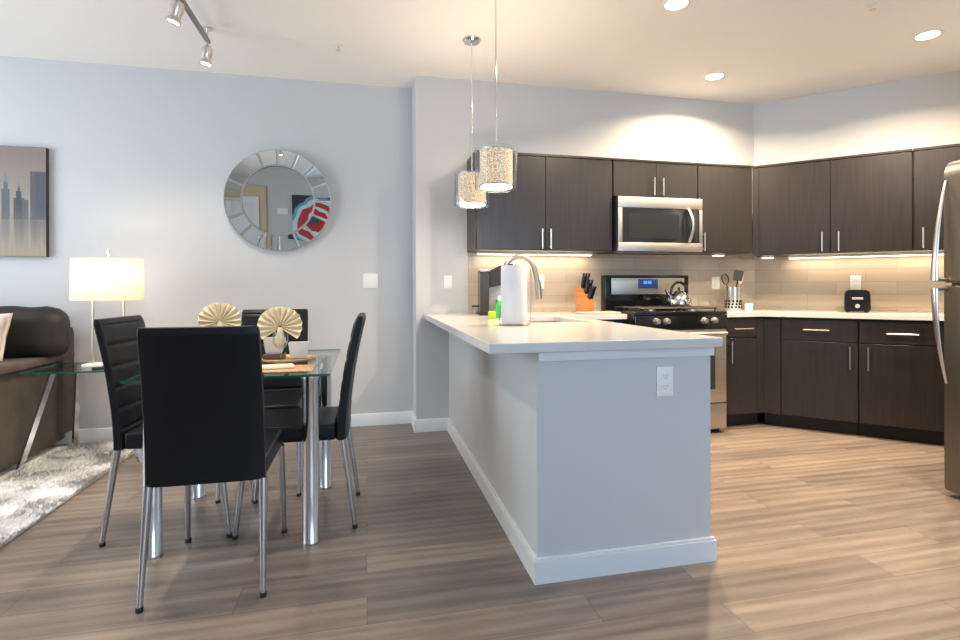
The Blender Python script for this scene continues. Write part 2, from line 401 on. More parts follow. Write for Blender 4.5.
upper('wall_cabinet', 'short two-door dark cabinet directly above the microwave', 1.866, 2.612, .33, 1.822, ZU1,
      [(1.872, 2.24, (2.212, 1.822+.085, .14, 'v')), (2.24, 2.61, (2.29, 1.822+.085, .14, 'v'))], (0, W, 0), 0)
upper('wall_cabinet', 'single-door dark cabinet between the microwave and the room corner', 2.616, 3.125, .33, ZU0, ZU1,
      [(2.616, 3.122, (2.655, U, .15, 'v'))], (0, W, 0), 0)
DU, DB = .43, .56
ct0 = DU*math.sqrt(2) - .33 - 0   # nothing stands before this distance along the diagonal wall front
upper('wall_cabinet', 'two-door dark cabinet on the angled wall, nearest the room corner', .03, 1.075, DU, ZU0-.018, ZU1-.003,
      [(.075, .573, (.518, U-.015, .15, 'v')), (.573, 1.073, (.626, U-.015, .15, 'v'))], (XK, W, 0), -PI/4, .045)
upper('wall_cabinet', 'dark wall cabinet at the right edge, partly behind the refrigerator top', 1.079, 1.75, DU, ZU0-.018, ZU1-.003,
      [(1.083, 1.75, (1.132, U-.015, .15, 'v'))], (XK, W, 0), -PI/4)
def base_unit(name, label, x0, x1, front_y, loc, rz, fronts, back=-.010, filler=None, toe=True):
    t = thing(name, label, 'cabinet', loc, rz, 'dark base cabinets')
    MB().box(x0, x1, front_y+.019, back, .105, CB-.012).build('body', 'cab', t)
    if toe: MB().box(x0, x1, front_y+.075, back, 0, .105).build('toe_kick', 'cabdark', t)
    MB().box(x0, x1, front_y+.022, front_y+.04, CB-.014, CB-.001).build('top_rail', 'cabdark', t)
    if filler: MB().box(filler[0], filler[1], front_y+.003, front_y+.019, .108, CB-.015).build('filler', 'cab', t)
    for nm, a, b, z0, z1, h in fronts: front(t, nm, a, b, z0, z1, front_y, h)
    return t
FB = 3.66 - W
base_unit('base_cabinet', 'narrow dark base cabinet between the range and the room corner', 2.70, 3.10, FB, (0, W, 0), 0,
    [('drawer', 2.704, 3.035, .715, .862, (2.90, .785, .17, 'h')), ('door', 2.704, 3.035, .108, .711, (2.79, .60, .17, 'v'))], filler=(3.037, 3.097))
base_unit('base_cabinet', 'dark base cabinet under the toaster, left of the pair on the angled wall', .24, .742, -DB, (XK, W, 0), -PI/4,
    [('drawer', .244, .739, .70, .862, (.477, .785, .17, 'h')), ('door', .244, .739, .108, .697, (.69, .585, .17, 'v'))])
fl = MB().box(.117, .238, -DB+.003, -DB+.02, .108, CB-.015).build('cabinet_filler', 'cab', loc=(XK, W, 0), rot=DR)
tag(fl, 'narrow dark filler panel in the corner between the base cabinets', 'filler panel')
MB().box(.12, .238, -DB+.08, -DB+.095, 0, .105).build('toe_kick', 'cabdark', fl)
base_unit('base_cabinet', 'dark base cabinet beside the refrigerator, right of the pair on the angled wall', .746, 1.30, -DB, (XK, W, 0), -PI/4,
    [('drawer', .749, 1.262, .70, .862, (1.0, .775, .18, 'h')), ('door', .749, 1.262, .108, .697, (.80, .585, .17, 'v'))], filler=(1.265, 1.3))
base_unit('base_cabinet', 'dark base cabinet left of the range, mostly behind the peninsula', 1.395, 1.885, FB, (0, W, 0), 0,
    [('drawer', 1.40, 1.882, .715, .862, (1.64, .785, .17, 'h')), ('door', 1.40, 1.882, .108, .711, (1.83, .60, .17, 'v'))])
t = thing('sink_cabinet', 'dark base cabinet inside the peninsula under the sink, facing the kitchen', 'cabinet', (1.365, 2.06, 0), PI/2)
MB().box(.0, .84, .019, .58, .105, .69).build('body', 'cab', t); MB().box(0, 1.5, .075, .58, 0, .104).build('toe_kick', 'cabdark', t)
front(t, 'door', .0, .42, .108, .862, 0, (.38, .76, .17, 'v')); front(t, 'door', .42, .84, .108, .862, 0, (.46, .76, .17, 'v')); front(t, 'door', .84, 1.5, .108, .862, 0, (.9, .76, .17, 'v'))
# right-hand countertop: from the range round the corner
pa = [(2.693, W-.009), (2.693, 3.635)]
fx = Vector(dpt(0, DB+.022)); dd = Vector((S2, -S2, 0))
k = (fx.y-3.635)/S2
c1 = fx + dd*k; c2 = Vector(dpt(1.30, DB+.022)); c3 = Vector(dpt(1.30, .009)); c4 = Vector(dpt(.004, .009))
m = MB(); m.prism(pa + [(c1.x, c1.y), (c2.x, c2.y), (c3.x, c3.y), (c4.x, W-.009)], CB, CT, .003)
tag(m.build('countertop', 'quartz'), 'white quartz countertop turning the corner right of the range', 'countertop')

# under cabinet light strips
for lab, x0, x1, loc, rz in (('long lit strip under the left wall cabinet', .84, 1.80, (0, W, ZU0), 0),
                             ('long lit strip under the wall cabinets on the angled wall', .27, 1.70, (XK, W, ZU0-.018), -PI/4)):
    t = thing('light_strip', lab, 'under-cabinet light', loc, rz, 'under-cabinet lights')
    MB().box(x0, x1, -.10, -.06, -.018, -.001).build('housing', 'white', t)
    MB().box(x0+.01, x1-.01, -.096, -.064, -.022, -.0185).build('lens', 'strip', t)
    l = area('strip_glow', (0, 0, 0), (0, 0, -1), x1-x0-.04, .03, 1.6, (1, .80, .54)); l.parent = t; l.location = ((x0+x1)/2, -.08, -.026); l.rotation_euler = (0, 0, 0)
for lab, x0, loc, rz in (('small lit puck under the cabinet right of the microwave', 2.86, (0, W, ZU0), 0),
                         ('small lit puck under the angled cabinet beside the corner', .07, (XK, W, ZU0-.018), -PI/4)):
    t = thing('puck_light', lab, 'under-cabinet light', loc, rz, 'under-cabinet lights')
    MB().box(x0, x0+.10, -.20, -.15, -.014, -.001, .003).build('housing', 'white', t)
    MB().box(x0+.008, x0+.092, -.195, -.155, -.017, -.0145).build('lens', 'strip', t)

# ================================================================ microwave
mw = thing('microwave', 'stainless over-the-range microwave with dark window', 'microwave', (1.878, W, 1.393))
wm, hm, yf = .728, .42, -.40
MB().box(0, wm, yf+.035, -.010, 0, hm).build('body', 'blackm', mw)
m = MB(); m.box(0, wm, yf, yf+.034, hm-.085, hm, .004); m.box(0, wm, yf, yf+.034, 0, .068, .004)
m.box(0, .035, yf, yf+.034, .069, hm-.086, .003); m.box(wm-.028, wm, yf, yf+.034, .069, hm-.086, .003)
m.build('door_frame', 'steel', mw)
MB().box(.0355, .58, yf+.006, yf+.034, .0685, hm-.0855, .002).build('window', 'darkglass', mw)
MB().box(.09, .52, yf+.004, yf+.0058, .10, hm-.13).build('window_screen', mat('screen_mesh', (.014, .017, .018), .3), mw)
MB().box(.582, wm-.0285, yf+.006, yf+.034, .0685, hm-.0855, .002).build('control_panel', 'darkglass', mw)
pts = [(.60 + .012*math.sin(PI*i/10), yf-.012-.04*math.sin(PI*i/10), .075+(hm-.16)*i/10) for i in range(11)]
MB().tube(pts, .014, 12, flat=(1, .6)).build('handle', 'nickel', mw)
m = MB()
for i in range(7): m.box(.06+i*.09, .12+i*.09, yf+.06, yf+.2, -.004, -.001)
m.build('vent_grille', 'greypl', mw)

# ================================================================ range
RX0, RX1 = 1.912, 2.684
rg = thing('gas_range', 'stainless and black gas range with raised back panel', 'stove', (RX0, W, 0))
rw = RX1-RX0; yf = 3.56-W
MB().box(0, rw, yf+.035, -.012, .03, .905).build('body', 'blackm', rg)
MB().box(.02, rw-.02, yf+.06, -.03, 0, .03).build('plinth', 'blackm', rg)
MB().box(0, rw, yf-.01, -.09, .906, .932, .006).build('cooktop', 'black', rg)
m = MB(); m.box(0, rw, -.09, -.012, .906, 1.215, .006); m.build('back_panel', 'black', rg)
m = MB(); m.box(.055, rw-.045, -.098, -.0905, 1.055, 1.192, .004); m.build('steel_fascia', 'steel', rg)
dsp = MB().box(.295, .475, -.102, -.0985, 1.105, 1.182, .002).build('clock_display', 'display', rg)
m = MB()
for x in (.345, .362, .385, .402):
    for a, b, c_, d_ in ((0, .010, .024, .026), (0, .010, .012, .014), (0, .010, 0, .002), (0, .002, 0, .026), (.009, .011, 0, .026)):
        m.box(x+a, x+b, -.1035, -.1025, 1.142+c_, 1.142+d_)
m.build('digits', 'digits', dsp)
for x in (.06, .40):   # grates
    m = MB(); w_ = .32
    for q in range(4): m.tube([(x+.01+q*w_/3*.94, yf+.04, .955), (x+.01+q*w_/3*.94, -.13, .955)], .006, 8)
    for q in range(4): m.tube([(x, yf+.045+q*.118, .955), (x+w_, yf+.045+q*.118, .955)], .006, 8)
    for a in (x+.012, x+w_-.012):
        for b in (yf+.05, -.14): m.tube([(a, b, .931), (a, b, .955)], .006, 8)
    m.build('burner_grate', 'iron', rg)
for x in (.2, .57):
    for y in (-.2, -.44):
        MB().lathe([(0, .012), (.035, .012), (.04, .006), (.05, 0), (0, 0)], 24, mtx=Matrix.Translation((x, y, .933))).build('burner', 'iron', rg)
MB().box(0, rw, yf-.012, yf+.034, .80, .905, .008).build('control_fascia', 'black', rg)
for x in (.17, .255, .57, .655):
    kn = MB().lathe([(0, .034), (.017, .034), (.02, .028), (.023, .006), (.026, 0), (0, 0)], 20, mtx=Matrix.Translation((x, yf-.0125, .862)) @ Matrix.Rotation(PI/2, 4, 'X'))
    kn.box(x-.004, x+.004, yf-.052, yf-.046, .845, .879, .001); kn.build('knob', 'steel', rg)
MB().box(0, rw, yf, yf+.034, .235, .795, .006).build('oven_door', 'steel', rg)
m = MB(); m.tube([(.03, yf-.045, .765), (rw-.03, yf-.045, .765)], .014, 12)
for x in (.06, rw-.06): m.tube([(x, yf+.001, .765), (x, yf-.045, .765)], .009, 8)
m.build('door_handle', 'steel', rg)
MB().box(.1, rw-.1, yf-.003, yf-.0005, .34, .69, .001).build('door_window', 'darkglass', rg)
MB().box(0, rw, yf, yf+.034, .035, .228, .006).build('drawer', 'steel', rg)
# kettle
kt = thing('kettle', 'shiny stainless whistling kettle standing on the back burner', 'kettle', (2.47, 3.86, .9615))
MB().lathe([(0, 0), (.092, 0), (.098, .012), (.093, .05), (.07, .095), (.04, .118), (.036, .122), (0, .124)], 36).build('body', 'chrome', kt)
MB().lathe([(0, .030), (.008, .028), (.012, .018), (.009, .008), (.012, 0), (0, 0)], 18, mtx=Matrix.Translation((0, 0, .1245))).build('lid_knob', 'black', kt)
MB().tube([(-.07, 0, .07), (-.10, 0, .10), (-.118, 0, .135)], [.017, .013, .011]).build('spout', 'chrome', kt)
m = MB(); m.tube([(.072*math.cos(a), 0, .10+.095*math.sin(a)) for a in [PI*k/16 for k in range(-1, 18)]], .0085, 10, flat=(1.4, .8))
m.build('handle', 'black', kt)

# ================================================================ refrigerator
fr = thing('refrigerator', 'tall stainless top-freezer refrigerator cut by the right edge', 'refrigerator', (3.0, 2.235, 0), -PI/2)
# local: +x runs towards the camera (world -Y), front faces local -y = world -X
m = MB(); m.box(.0, .86, .07, .72, .04, 1.77, .008); m.box(.03, .83, .09, .70, 0, .04); m.build('body', 'blackm', fr)
def curved_door(z0, z1, top_round=False):
    poly = [(.86, .062), (0, .062)] + [(.0+.86*i/14, .012-.04*math.sin(PI*i/14)) for i in range(15)]
    m = MB().prism(poly, z0, z1, .008, seg=3)
    if top_round:
        for q in (.09, .07, .05, .035, .02, .01, .004):
            bmesh.ops.bisect_plane(m.bm, geom=m.bm.verts[:]+m.bm.edges[:]+m.bm.faces[:], plane_co=(0, 0, z1-q), plane_no=(0, 0, 1))
        for v in m.bm.verts:
            e = v.co.z-(z1-.09)
            if e > 0 and v.co.y < .05: v.co.y = min(.06, v.co.y + .06*(1-math.sqrt(max(0, 1-(e/.09)**2))))
    return m
dr1 = curved_door(1.135, 1.785, True).build('freezer_door', 'fsteel', fr)
dr2 = curved_door(.03, 1.122).build('fridge_door', 'fsteel', fr)
def fh(z_top, z_bot, up):
    pts = []
    for i in range(15):
        s_ = i/14; z = z_top+(z_bot-z_top)*s_
        b = math.sin(PI/2*s_) if up else math.cos(PI/2*s_)
        pts.append((.02, .008-.080*b**.9, z))
    m = MB().tube(pts, [.005+.010*(i/14 if up else 1-i/14) for i in range(15)], 12, flat=(1.25, .8))
    e = pts[-1] if up else pts[0]
    m.tube([(.02, .006, e[2]+(.004 if up else -.004)), (e[0], e[1], e[2]+(.004 if up else -.004))], .009, 10)
    return m
fh(1.68, 1.148, True).build('handle', 'nickel', dr1)
fh(1.106, .60, False).build('handle', 'nickel', dr2)
MB().lathe([(0, .003), (.008, .003), (.009, 0), (0, 0)], 16, mtx=Matrix.Translation((.16, -.011, 1.005)) @ Matrix.Rotation(PI/2, 4, 'X')).build('badge', 'chrome', dr2)

# ================================================================ small kitchen things
pt = thing('paper_towel_holder', 'clear upright holder with post on the peninsula, carrying the paper towel roll', 'paper towel holder', (.775, 2.76, CT))
MB().lathe([(0, 0), (.082, 0), (.084, .004), (.08, .011), (0, .011)], 40).build('base', 'acrylic', pt)
MB().tube([(0, 0, .011), (0, 0, .345)], .006, 10).build('post', 'nickel', pt)
MB().tube([(.09, -.01, .004), (.09, -.01, .30)], .004, 8).build('tension_arm', 'nickel', pt)
MB().tube([(.075, -.01, .006), (.09, -.01, .006)], .004, 8).build('arm_foot', 'nickel', pt)
m = MB().lathe([(.02, .012), (.068, .012), (.070, .016), (.070, .315), (.068, .319), (.02, .319), (.02, .012)], 48)
tag(m.build('paper_towel_roll', 'paper', loc=(.775, 2.76, CT)), 'white paper towel roll standing upright on the peninsula', 'paper towel')

cm = thing('coffee_maker', 'black and pale coffee maker against the backsplash behind the paper towel', 'coffee maker', (.90, 3.86, CT), math.radians(-8))
MB().box(-.09, .20, -.14, .13, 0, .022, .006).build('base', 'blackm', cm)
MB().prism([(-.14, 0), (.13, 0), (.13, .31), (-.06, .315), (-.14, .28)], -.085, -.02, .004,
           mtx=Matrix(((0, 0, 1, 0), (1, 0, 0, 0), (0, 1, 0, .022), (0, 0, 0, 1)))).build('water_tank', mat('smoky_grey_plastic', (.035, .032, .03), .25), cm)
MB().prism([(-.0195, .20), (-.0195, .318), (.06, .36), (.16, .375), (.2, .36), (.2, .28), (.12, .23)], -.12, .13, .006,
           mtx=Matrix(((1, 0, 0, 0), (0, 0, -1, 0), (0, 1, 0, 0), (0, 0, 0, 1)))).build('brew_head', 'blackm', cm)
MB().box(-.019, .10, .02, .128, .0225, .215, .004).build('column', 'white', cm)
MB().lathe([(0, 0), (.034, 0), (.036, .09), (.033, .09), (.03, .006), (0, .006)], 24, mtx=Matrix.Translation((.07, -.06, .0225))).build('drip_cup', 'greypl', cm)

so = thing('dish_soap_bottle', 'green dish soap bottle beside the paper towel', 'bottle', (.86, 3.42, CT))
MB().lathe([(0, 0), (.028, 0), (.03, .01), (.029, .07), (.02, .1), (.011, .115), (0, .115)], 24).build('bottle_body', 'green', so)
MB().lathe([(0, 0), (.012, 0), (.012, .02), (.005, .03), (0, .03)], 16, mtx=Matrix.Translation((0, 0, .115))).build('cap', 'white', so)
tag(MB().box(-.022, .022, -.015, .015, 0, .05, .005).build('dish_sponge', 'lime', loc=(.79, 3.34, CT), rot=(0, 0, .2)), 'lime yellow sponge standing next to the green soap bottle', 'sponge')
jr = thing('storage_jar', 'small clear glass jar in the counter corner left of the coffee maker', 'jar', (.835, 4.05, CT))
MB().lathe([(0, .004), (0, 0), (.034, 0), (.036, .05), (.033, .05), (.031, .004), (0, .004)], 24).build('glass_body', 'wglass', jr)
MB().lathe([(0, 0), (.037, 0), (.037, .012), (0, .014)], 24, mtx=Matrix.Translation((0, 0, .0505))).build('lid', 'blackm', jr)

kb = thing('knife_block', 'orange wooden knife block full of black handled knives', 'knife block', (1.675, 3.92, CT), math.radians(40))
MB().prism([(-.055, 0), (.065, 0), (.06, .10), (-.02, .215), (-.055, .20)], -.045, .045, .004,
           mtx=Matrix(((0, 0, 1, 0), (-1, 0, 0, 0), (0, 1, 0, 0), (0, 0, 0, 1)))).build('block', 'orange', kb)
for i in range(3):
    for j in range(3):
        b = Vector((-.028+.028*i, .008-.030*j, .196-.040*j)); u = Vector((.16*(i-1), -.25, .95)).normalized()
        L_ = .12-.012*j
        m = MB().tube([b-u*.006, b+u*.006, b+u*L_*.5, b+u*L_], [.009, .0085, .0095, .008], 8, flat=(.8, 1.2)); m.build('knife_handle', 'black', kb)
tag(MB().prism([(-.15, -.1), (.13, -.1), (.16, -.06), (.16, .08), (.12, .11), (-.14, .10), (-.17, .05), (-.17, -.06)], 0, .014, .006).build('cutting_board', 'redw', loc=(1.71, 3.735, CT), rot=(0, 0, .05)),
    'pale flat board lying on the counter in front of the knife block', 'cutting board')

ck = thing('utensil_crock', 'silver and black patterned crock of cooking utensils right of the range', 'utensil holder', (3.03, 3.93, CT))
MB().lathe([(0, 0), (.06, 0), (.064, .01), (.066, .1), (.072, .2), (.068, .2), (.06, .1), (.056, .012), (0, .012)], 36).build('crock', 'nickel', ck)
m = MB()
for k in range(14):
    a = 2*PI*k/14
    for z, r_ in ((.03, .0655), (.055, .0665), (.08, .0675)):
        m.box(-.008, .008, -.001, .001, -.009, .009, mtx=Matrix.Rotation(a + (z*3), 4, 'Z') @ Matrix.Translation((0, -r_, z)))
m.build('black_checks', 'black', ck)
def utensil(label, lean, az, kind, z):
    t = thing(kind, label, 'utensil', (3.03, 3.93, CT+.014), az, 'utensils in the crock')
    R_ = Matrix.Rotation(lean, 4, 'Y')
    MB().tube([(0, 0, 0), (0, 0, z)], [.004, .005], 8, mtx=R_).build('handle', 'black' if kind != 'wooden_spoon' else 'wood', t)
    h = MB()
    if kind == 'spatula': h.prism([(-.035, 0), (.035, 0), (.04, .09), (-.04, .09)], -.002, .002, .001, mtx=R_ @ Matrix(((1, 0, 0, 0), (0, 0, 1, 0), (0, 1, 0, z), (0, 0, 0, 1))))
    elif kind == 'skimmer':
        h.tube([(.032*math.cos(a), 0, .045+.045*math.sin(a)) for a in [2*PI*q/24 for q in range(25)]], .005, 8, mtx=R_ @ Matrix.Translation((0, 0, z)))
        for q in range(-2, 3): h.tube([(q*.011, 0, .01), (q*.011, 0, .08)], .0015, 6, mtx=R_ @ Matrix.Translation((0, 0, z)))
    else: h.lathe([(0, 0), (.016, .01), (.027, .04), (.022, .075), (0, .085)], 18, mtx=R_ @ Matrix.Translation((0, 0, z)) @ Matrix.Diagonal((1, .3, 1, 1)))
    h.build('head', 'iron' if kind != 'wooden_spoon' else 'napkin', t)
utensil('black slotted spatula standing upright in the crock', math.radians(8), math.radians(-20), 'spatula', .24)
utensil('round black skimmer leaning left in the crock', math.radians(-17), math.radians(0), 'skimmer', .22)
utensil('pale wooden spoon leaning right in the crock', math.radians(19), math.radians(10), 'wooden_spoon', .22)
vt = thing('candle_jar', 'small white candle jar beside the utensil crock', 'candle', (3.075, 3.80, CT))
MB().lathe([(0, 0), (.028, 0), (.03, .006), (.03, .062), (.026, .062), (.026, .05), (0, .05)], 24).build('jar', 'porcelain', vt)
MB().tube([(0, 0, .05), (0, 0, .064)], .0015, 6).build('wick', 'blackm', vt)

to = thing('toaster', 'small black toaster on the counter of the angled wall', 'toaster', dpt(.748, .25, CT), -PI/4)
m = MB().prism([(-.085, 0), (.085, 0), (.082, .14), (.066, .165), (-.066, .165), (-.082, .14)], -.11, .11, .008,
           mtx=Matrix(((1, 0, 0, 0), (0, 0, -1, 0), (0, 1, 0, .01), (0, 0, 0, 1))), seg=3); m.build('body', 'black', to)
m = MB(); m.box(-.07, -.05, -.09, -.07, 0, .012); m.box(.05, .07, -.09, -.07, 0, .012); m.box(-.07, -.05, .07, .09, 0, .012); m.box(.05, .07, .07, .09, 0, .012); m.build('feet', 'blackm', to)
m = MB(); m.box(-.035, -.015, -.08, .08, .1745, .176); m.box(.015, .035, -.08, .08, .1745, .176); m.build('bread_slots', 'greypl', to)
m = MB(); m.box(-.035, .035, -.122, -.1105, .10, .118, .003); m.build('lever', 'greypl', to)
MB().lathe([(0, .012), (.014, .012), (.017, 0), (0, 0)], 20, mtx=Matrix.Translation((0, -.1105, .05)) @ Matrix.Rotation(PI/2, 4, 'X')).build('dial', 'greypl', to)

# outlets and switches, all facing local -y
def plate(name, label, loc, rz, w_, h_, cat, kind, grp=None):
    t = thing(name, label, cat, loc, rz, grp)
    MB().box(-w_/2, w_/2, -.006, 0, -h_/2, h_/2, .002).build('cover_plate', 'white', t)
    if kind == 'outlet':
        for z in (-.021, .021):
            o = MB().box(-.017, .017, -.0085, -.0062, z-.014, z+.014, .001).build('receptacle', 'white', t)
            m = MB(); m.box(-.008, -.006, -.0092, -.0086, z-.002, z+.007); m.box(.006, .008, -.0092, -.0086, z-.002, z+.007); m.box(-.002, .002, -.0092, -.0086, z-.010, z-.006)
            m.build('slots', 'slot', o)
    else:
        n = 2 if kind == 'double' else 1
        for q in range(n):
            x = (q-(n-1)/2)*.046
            MB().box(x-.016, x+.016, -.010, -.0062, -.033, .033, .0015).build('rocker', 'white', t)
    return t
plate('power_outlet', 'white duplex outlet on the end face of the peninsula', (1.165, PY, .74), 0, .072, .118, 'outlet', 'outlet')
plate('wall_switch', 'white double light switch plate on the living room wall below the mirror', (.033, YL, 1.172), 0, .118, .118, 'light switch', 'double')
plate('wall_switch', 'white single switch plate on the kitchen wall left of the backsplash', (.625, W, 1.16), 0, .062, .1, 'light switch', 'single')
plate('wall_switch', 'white switch plate on the backsplash beside the faucet', (1.374, W-.008, 1.16), 0, .08, .115, 'light switch', 'single')
plate('wall_switch', 'white switch plate on the backsplash between range and utensil crock', (3.005, W-.008, 1.15), 0, .08, .11, 'light switch', 'single')
plate('power_outlet', 'white outlet on the angled backsplash right above the toaster', dpt(.752, .008, 1.149), -PI/4, .075, .115, 'outlet', 'outlet')

# ================================================================ ceiling things
def can_light(x, y, label):
    t = thing('recessed_light', label, 'ceiling light', (x, y, H), 0, 'recessed ceiling lights')
    MB().lathe([(.062, -.001), (.062, -.006), (.082, -.004), (.085, -.001), (.062, -.001)], 40).build('trim_ring', 'white', t)
    MB().lathe([(0, -.004), (.061, -.004), (.061, -.001), (0, -.001)], 32).build('lens', 'canlight', t)
    l = area('can_glow', (0, 0, 0), (0, 0, -1), .11, .11, 32, (1, .78, .54), 'DISK', math.radians(150)); l.parent = t; l.location = (0, 0, -.012); l.rotation_euler = (0, 0, 0)
    return t
for x, y, lab in ((1.755, 2.76, 'recessed ceiling light cut by the top edge above the peninsula end'), (2.65, 3.65, 'recessed ceiling light nearest the kitchen corner'),
                  (3.58, 2.745, 'recessed ceiling light at the far right'), (2.9, 1.95, 'added recessed light out of frame in front of the refrigerator, brightening the kitchen floor')):  # the last one is an added, unseen light that brightens the kitchen floor
    can_light(x, y, lab)
def sprinkler(x, y, label):
    t = thing('sprinkler_head', label, 'sprinkler', (x, y, H), 0, 'ceiling sprinkler heads')
    MB().lathe([(0, -.001), (.03, -.001), (.03, -.005), (.014, -.01), (0, -.01)], 24).build('escutcheon', 'white', t)
    MB().tube([(0, 0, -.01), (0, 0, -.035)], .005, 8).build('stem', 'nickel', t)
    MB().lathe([(0, -.035), (.018, -.035), (.018, -.038), (0, -.038)], 16).build('deflector', 'nickel', t)
sprinkler(-.18, 3.74, 'small sprinkler head on the ceiling over the dining area')
sprinkler(2.87, 2.51, 'small sprinkler head on the ceiling between the recessed lights')
# pendants
def pendant(x, y, label):
    t = thing('pendant_light', label, 'pendant light', (x, y, H), 0, 'pendants over the peninsula')
    MB().lathe([(0, 0), (.062, 0), (.062, -.008), (.05, -.022), (.012, -.028), (0, -.028)], 36).build('canopy', 'chrome', t)
    MB().tube([(0, 0, -.028), (0, 0, -.905)], .0045, 10).build('rod', 'chrome', t)
    zt, zb = -.892, -1.10
    sh = MB().lathe([(.090, zt), (.090, zb+.012), (.087, zb+.012), (.087, zt), (.090, zt)], 48).build('drum_shade', 'drum', t)
    m = MB(); m.lathe([(.117, zt+.008), (.117, zb-.004), (.115, zb-.004), (.115, zt+.008), (.117, zt+.008)], 48); m.build('glass_sleeve', 'wglass', t)
    m = MB()
    for z in (zt+.002, zb+.016): m.lathe([(.0905, z), (.0925, z), (.0925, z-.008), (.0905, z-.008), (.0905, z)], 48)
    for a in range(3):
        q = 2*PI*a/3; m.tube([(0, 0, zt-.002), (.115*math.cos(q), .115*math.sin(q), zt-.002)], .003, 8)
    m.build('chrome_ring', 'chrome', t)
    MB().lathe([(0, zb+.002), (.084, zb+.002), (.084, zb+.006), (0, zb+.006)], 40).build('diffuser', 'bulb', t)
    l = area('pendant_glow', (0, 0, 0), (0, 0, -1), .15, .15, 2.2, (1, .8, .58), 'DISK'); l.parent = t; l.location = (0, 0, zb-.006); l.rotation_euler = (0, 0, 0)
    l = area('pendant_uplight', (0, 0, 0), (0, 0, 1), .14, .14, 1.7, (1, .80, .60), 'DISK'); l.parent = t; l.location = (0, 0, zt+.012); l.rotation_euler = (PI, 0, 0)
    return t
pendant(.695, 2.83, 'nearer and higher looking of the two drum pendants, its canopy out of frame')
pendant(.685, 3.46, 'farther pendant with its round chrome canopy in view, left of the other')
# track light
tr = thing('track_light', 'brushed nickel track light on the ceiling over the dining table', 'track light', (-.975, 3.71, H))
MB().box(-.012, .012, -1.9, 0, -.085, -.06, .003).build('rail', mat('dark_nickel', (.2, .18, .16), .3, 1), tr)
for y in (-.03, -1.6):
    m = MB(); m.tube([(0, y, -.001), (0, y, -.06)], .006, 8); m.lathe([(0, 0), (.03, 0), (.03, -.006), (0, -.008)], 20, mtx=Matrix.Translation((0, y, 0)))
    m.build('stand_off', 'nickel', tr)
def head(y, tilt, az):
    R_ = Matrix.Translation((0, y, -.135)) @ Matrix.Rotation(az, 4, 'Z') @ Matrix.Rotation(tilt, 4, 'Y') @ Matrix.Diagonal((1.05, 1.05, 1.0, 1))
    h = MB().lathe([(0, .02), (.02, .02), (.03, .01), (.032, -.04), (.027, -.05), (.027, -.07), (.036, -.08), (.037, -.095), (.03, -.095), (.024, -.08)], 28, mtx=R_)
    h.tube([(0, y, -.085), (0, y, -.115)], .008, 10)
    o = h.build('spot_head', 'nickel', tr)
    MB().lathe([(0, -.088), (.029, -.088), (.029, -.084), (0, -.084)], 24, mtx=R_).build('bulb', 'bulb', o)
    l = area('spot_glow', (0, 0, 0), (0, 0, -1), .05, .05, 4, (1, .84, .66), 'DISK', math.radians(110)); l.parent = tr
    l.matrix_local = Matrix.Translation((0, y, -.135)) @ Matrix.Rotation(az, 4, 'Z') @ Matrix.Rotation(tilt, 4, 'Y') @ Matrix.Translation((0, 0, -.125))
head(-.03, math.radians(6), math.radians(20)); head(-.57, math.radians(14), math.radians(0)); head(-1.05, math.radians(20), 0); head(-1.6, math.radians(-15), 0)

# ================================================================ living side wall
# mirror, hung so that it tips forward a little
mi = thing('round_mirror', 'round wall mirror framed by angled mirror segments', 'mirror', (-.66, YL-.045, 1.795)); mi.rotation_euler = (math.radians(3.2), 0, 0)
RM = .388; RI = .262
RX = Matrix.Rotation(PI/2, 4, 'X')
MB().lathe([(0, 0), (RM-.004, 0), (RM-.004, -.018), (0, -.018)], 72, mtx=RX).build('backing', 'bevelm', mi)
MB().lathe([(0, .006), (RI-.003, .006), (RI, .001), (0, .001)], 72, mtx=RX).build('center_glass', 'mirror', mi, smooth=False)
MB().lathe([(RI+.001, .001), (RI+.001, .012), (RI+.012, .012), (RI+.012, .001), (RI+.001, .001)], 72, mtx=RX).build('inner_rim', 'bevelm', mi)
for k in range(16):
    a0, a1 = 2*PI*(k+.08)/16, 2*PI*(k+.92)/16
    m = MB(); n_ = 6; poly = [(math.cos(a0+(a1-a0)*i/n_), math.sin(a0+(a1-a0)*i/n_)) for i in range(n_+1)]
    t_ = bmesh.new()
    up = [[t_.verts.new((r*x, r*y, z)) for x, y in poly] for r, z in ((RI+.013, .0095), (RM-.004, .0065))]
    for i in range(n_): t_.faces.new((up[0][i], up[0][i+1], up[1][i+1], up[1][i]))
    m._merge(t_, 0, RX); o = m.build('frame_segment', 'mirror', mi, smooth=False)
for k in range(16):
    a = 2*PI*k/16
    MB().box(RI+.012, RM-.003, -.006, .006, .001, .009, mtx=RX @ Matrix.Rotation(a, 4, 'Z')).build('divider', 'bevelm', mi)
MB().lathe([(RM-.004, -.018), (RM-.004, .006), (RM+.002, .006), (RM+.002, -.018), (RM-.004, -.018)], 72, mtx=RX).build('outer_rim', 'bevelm', mi)

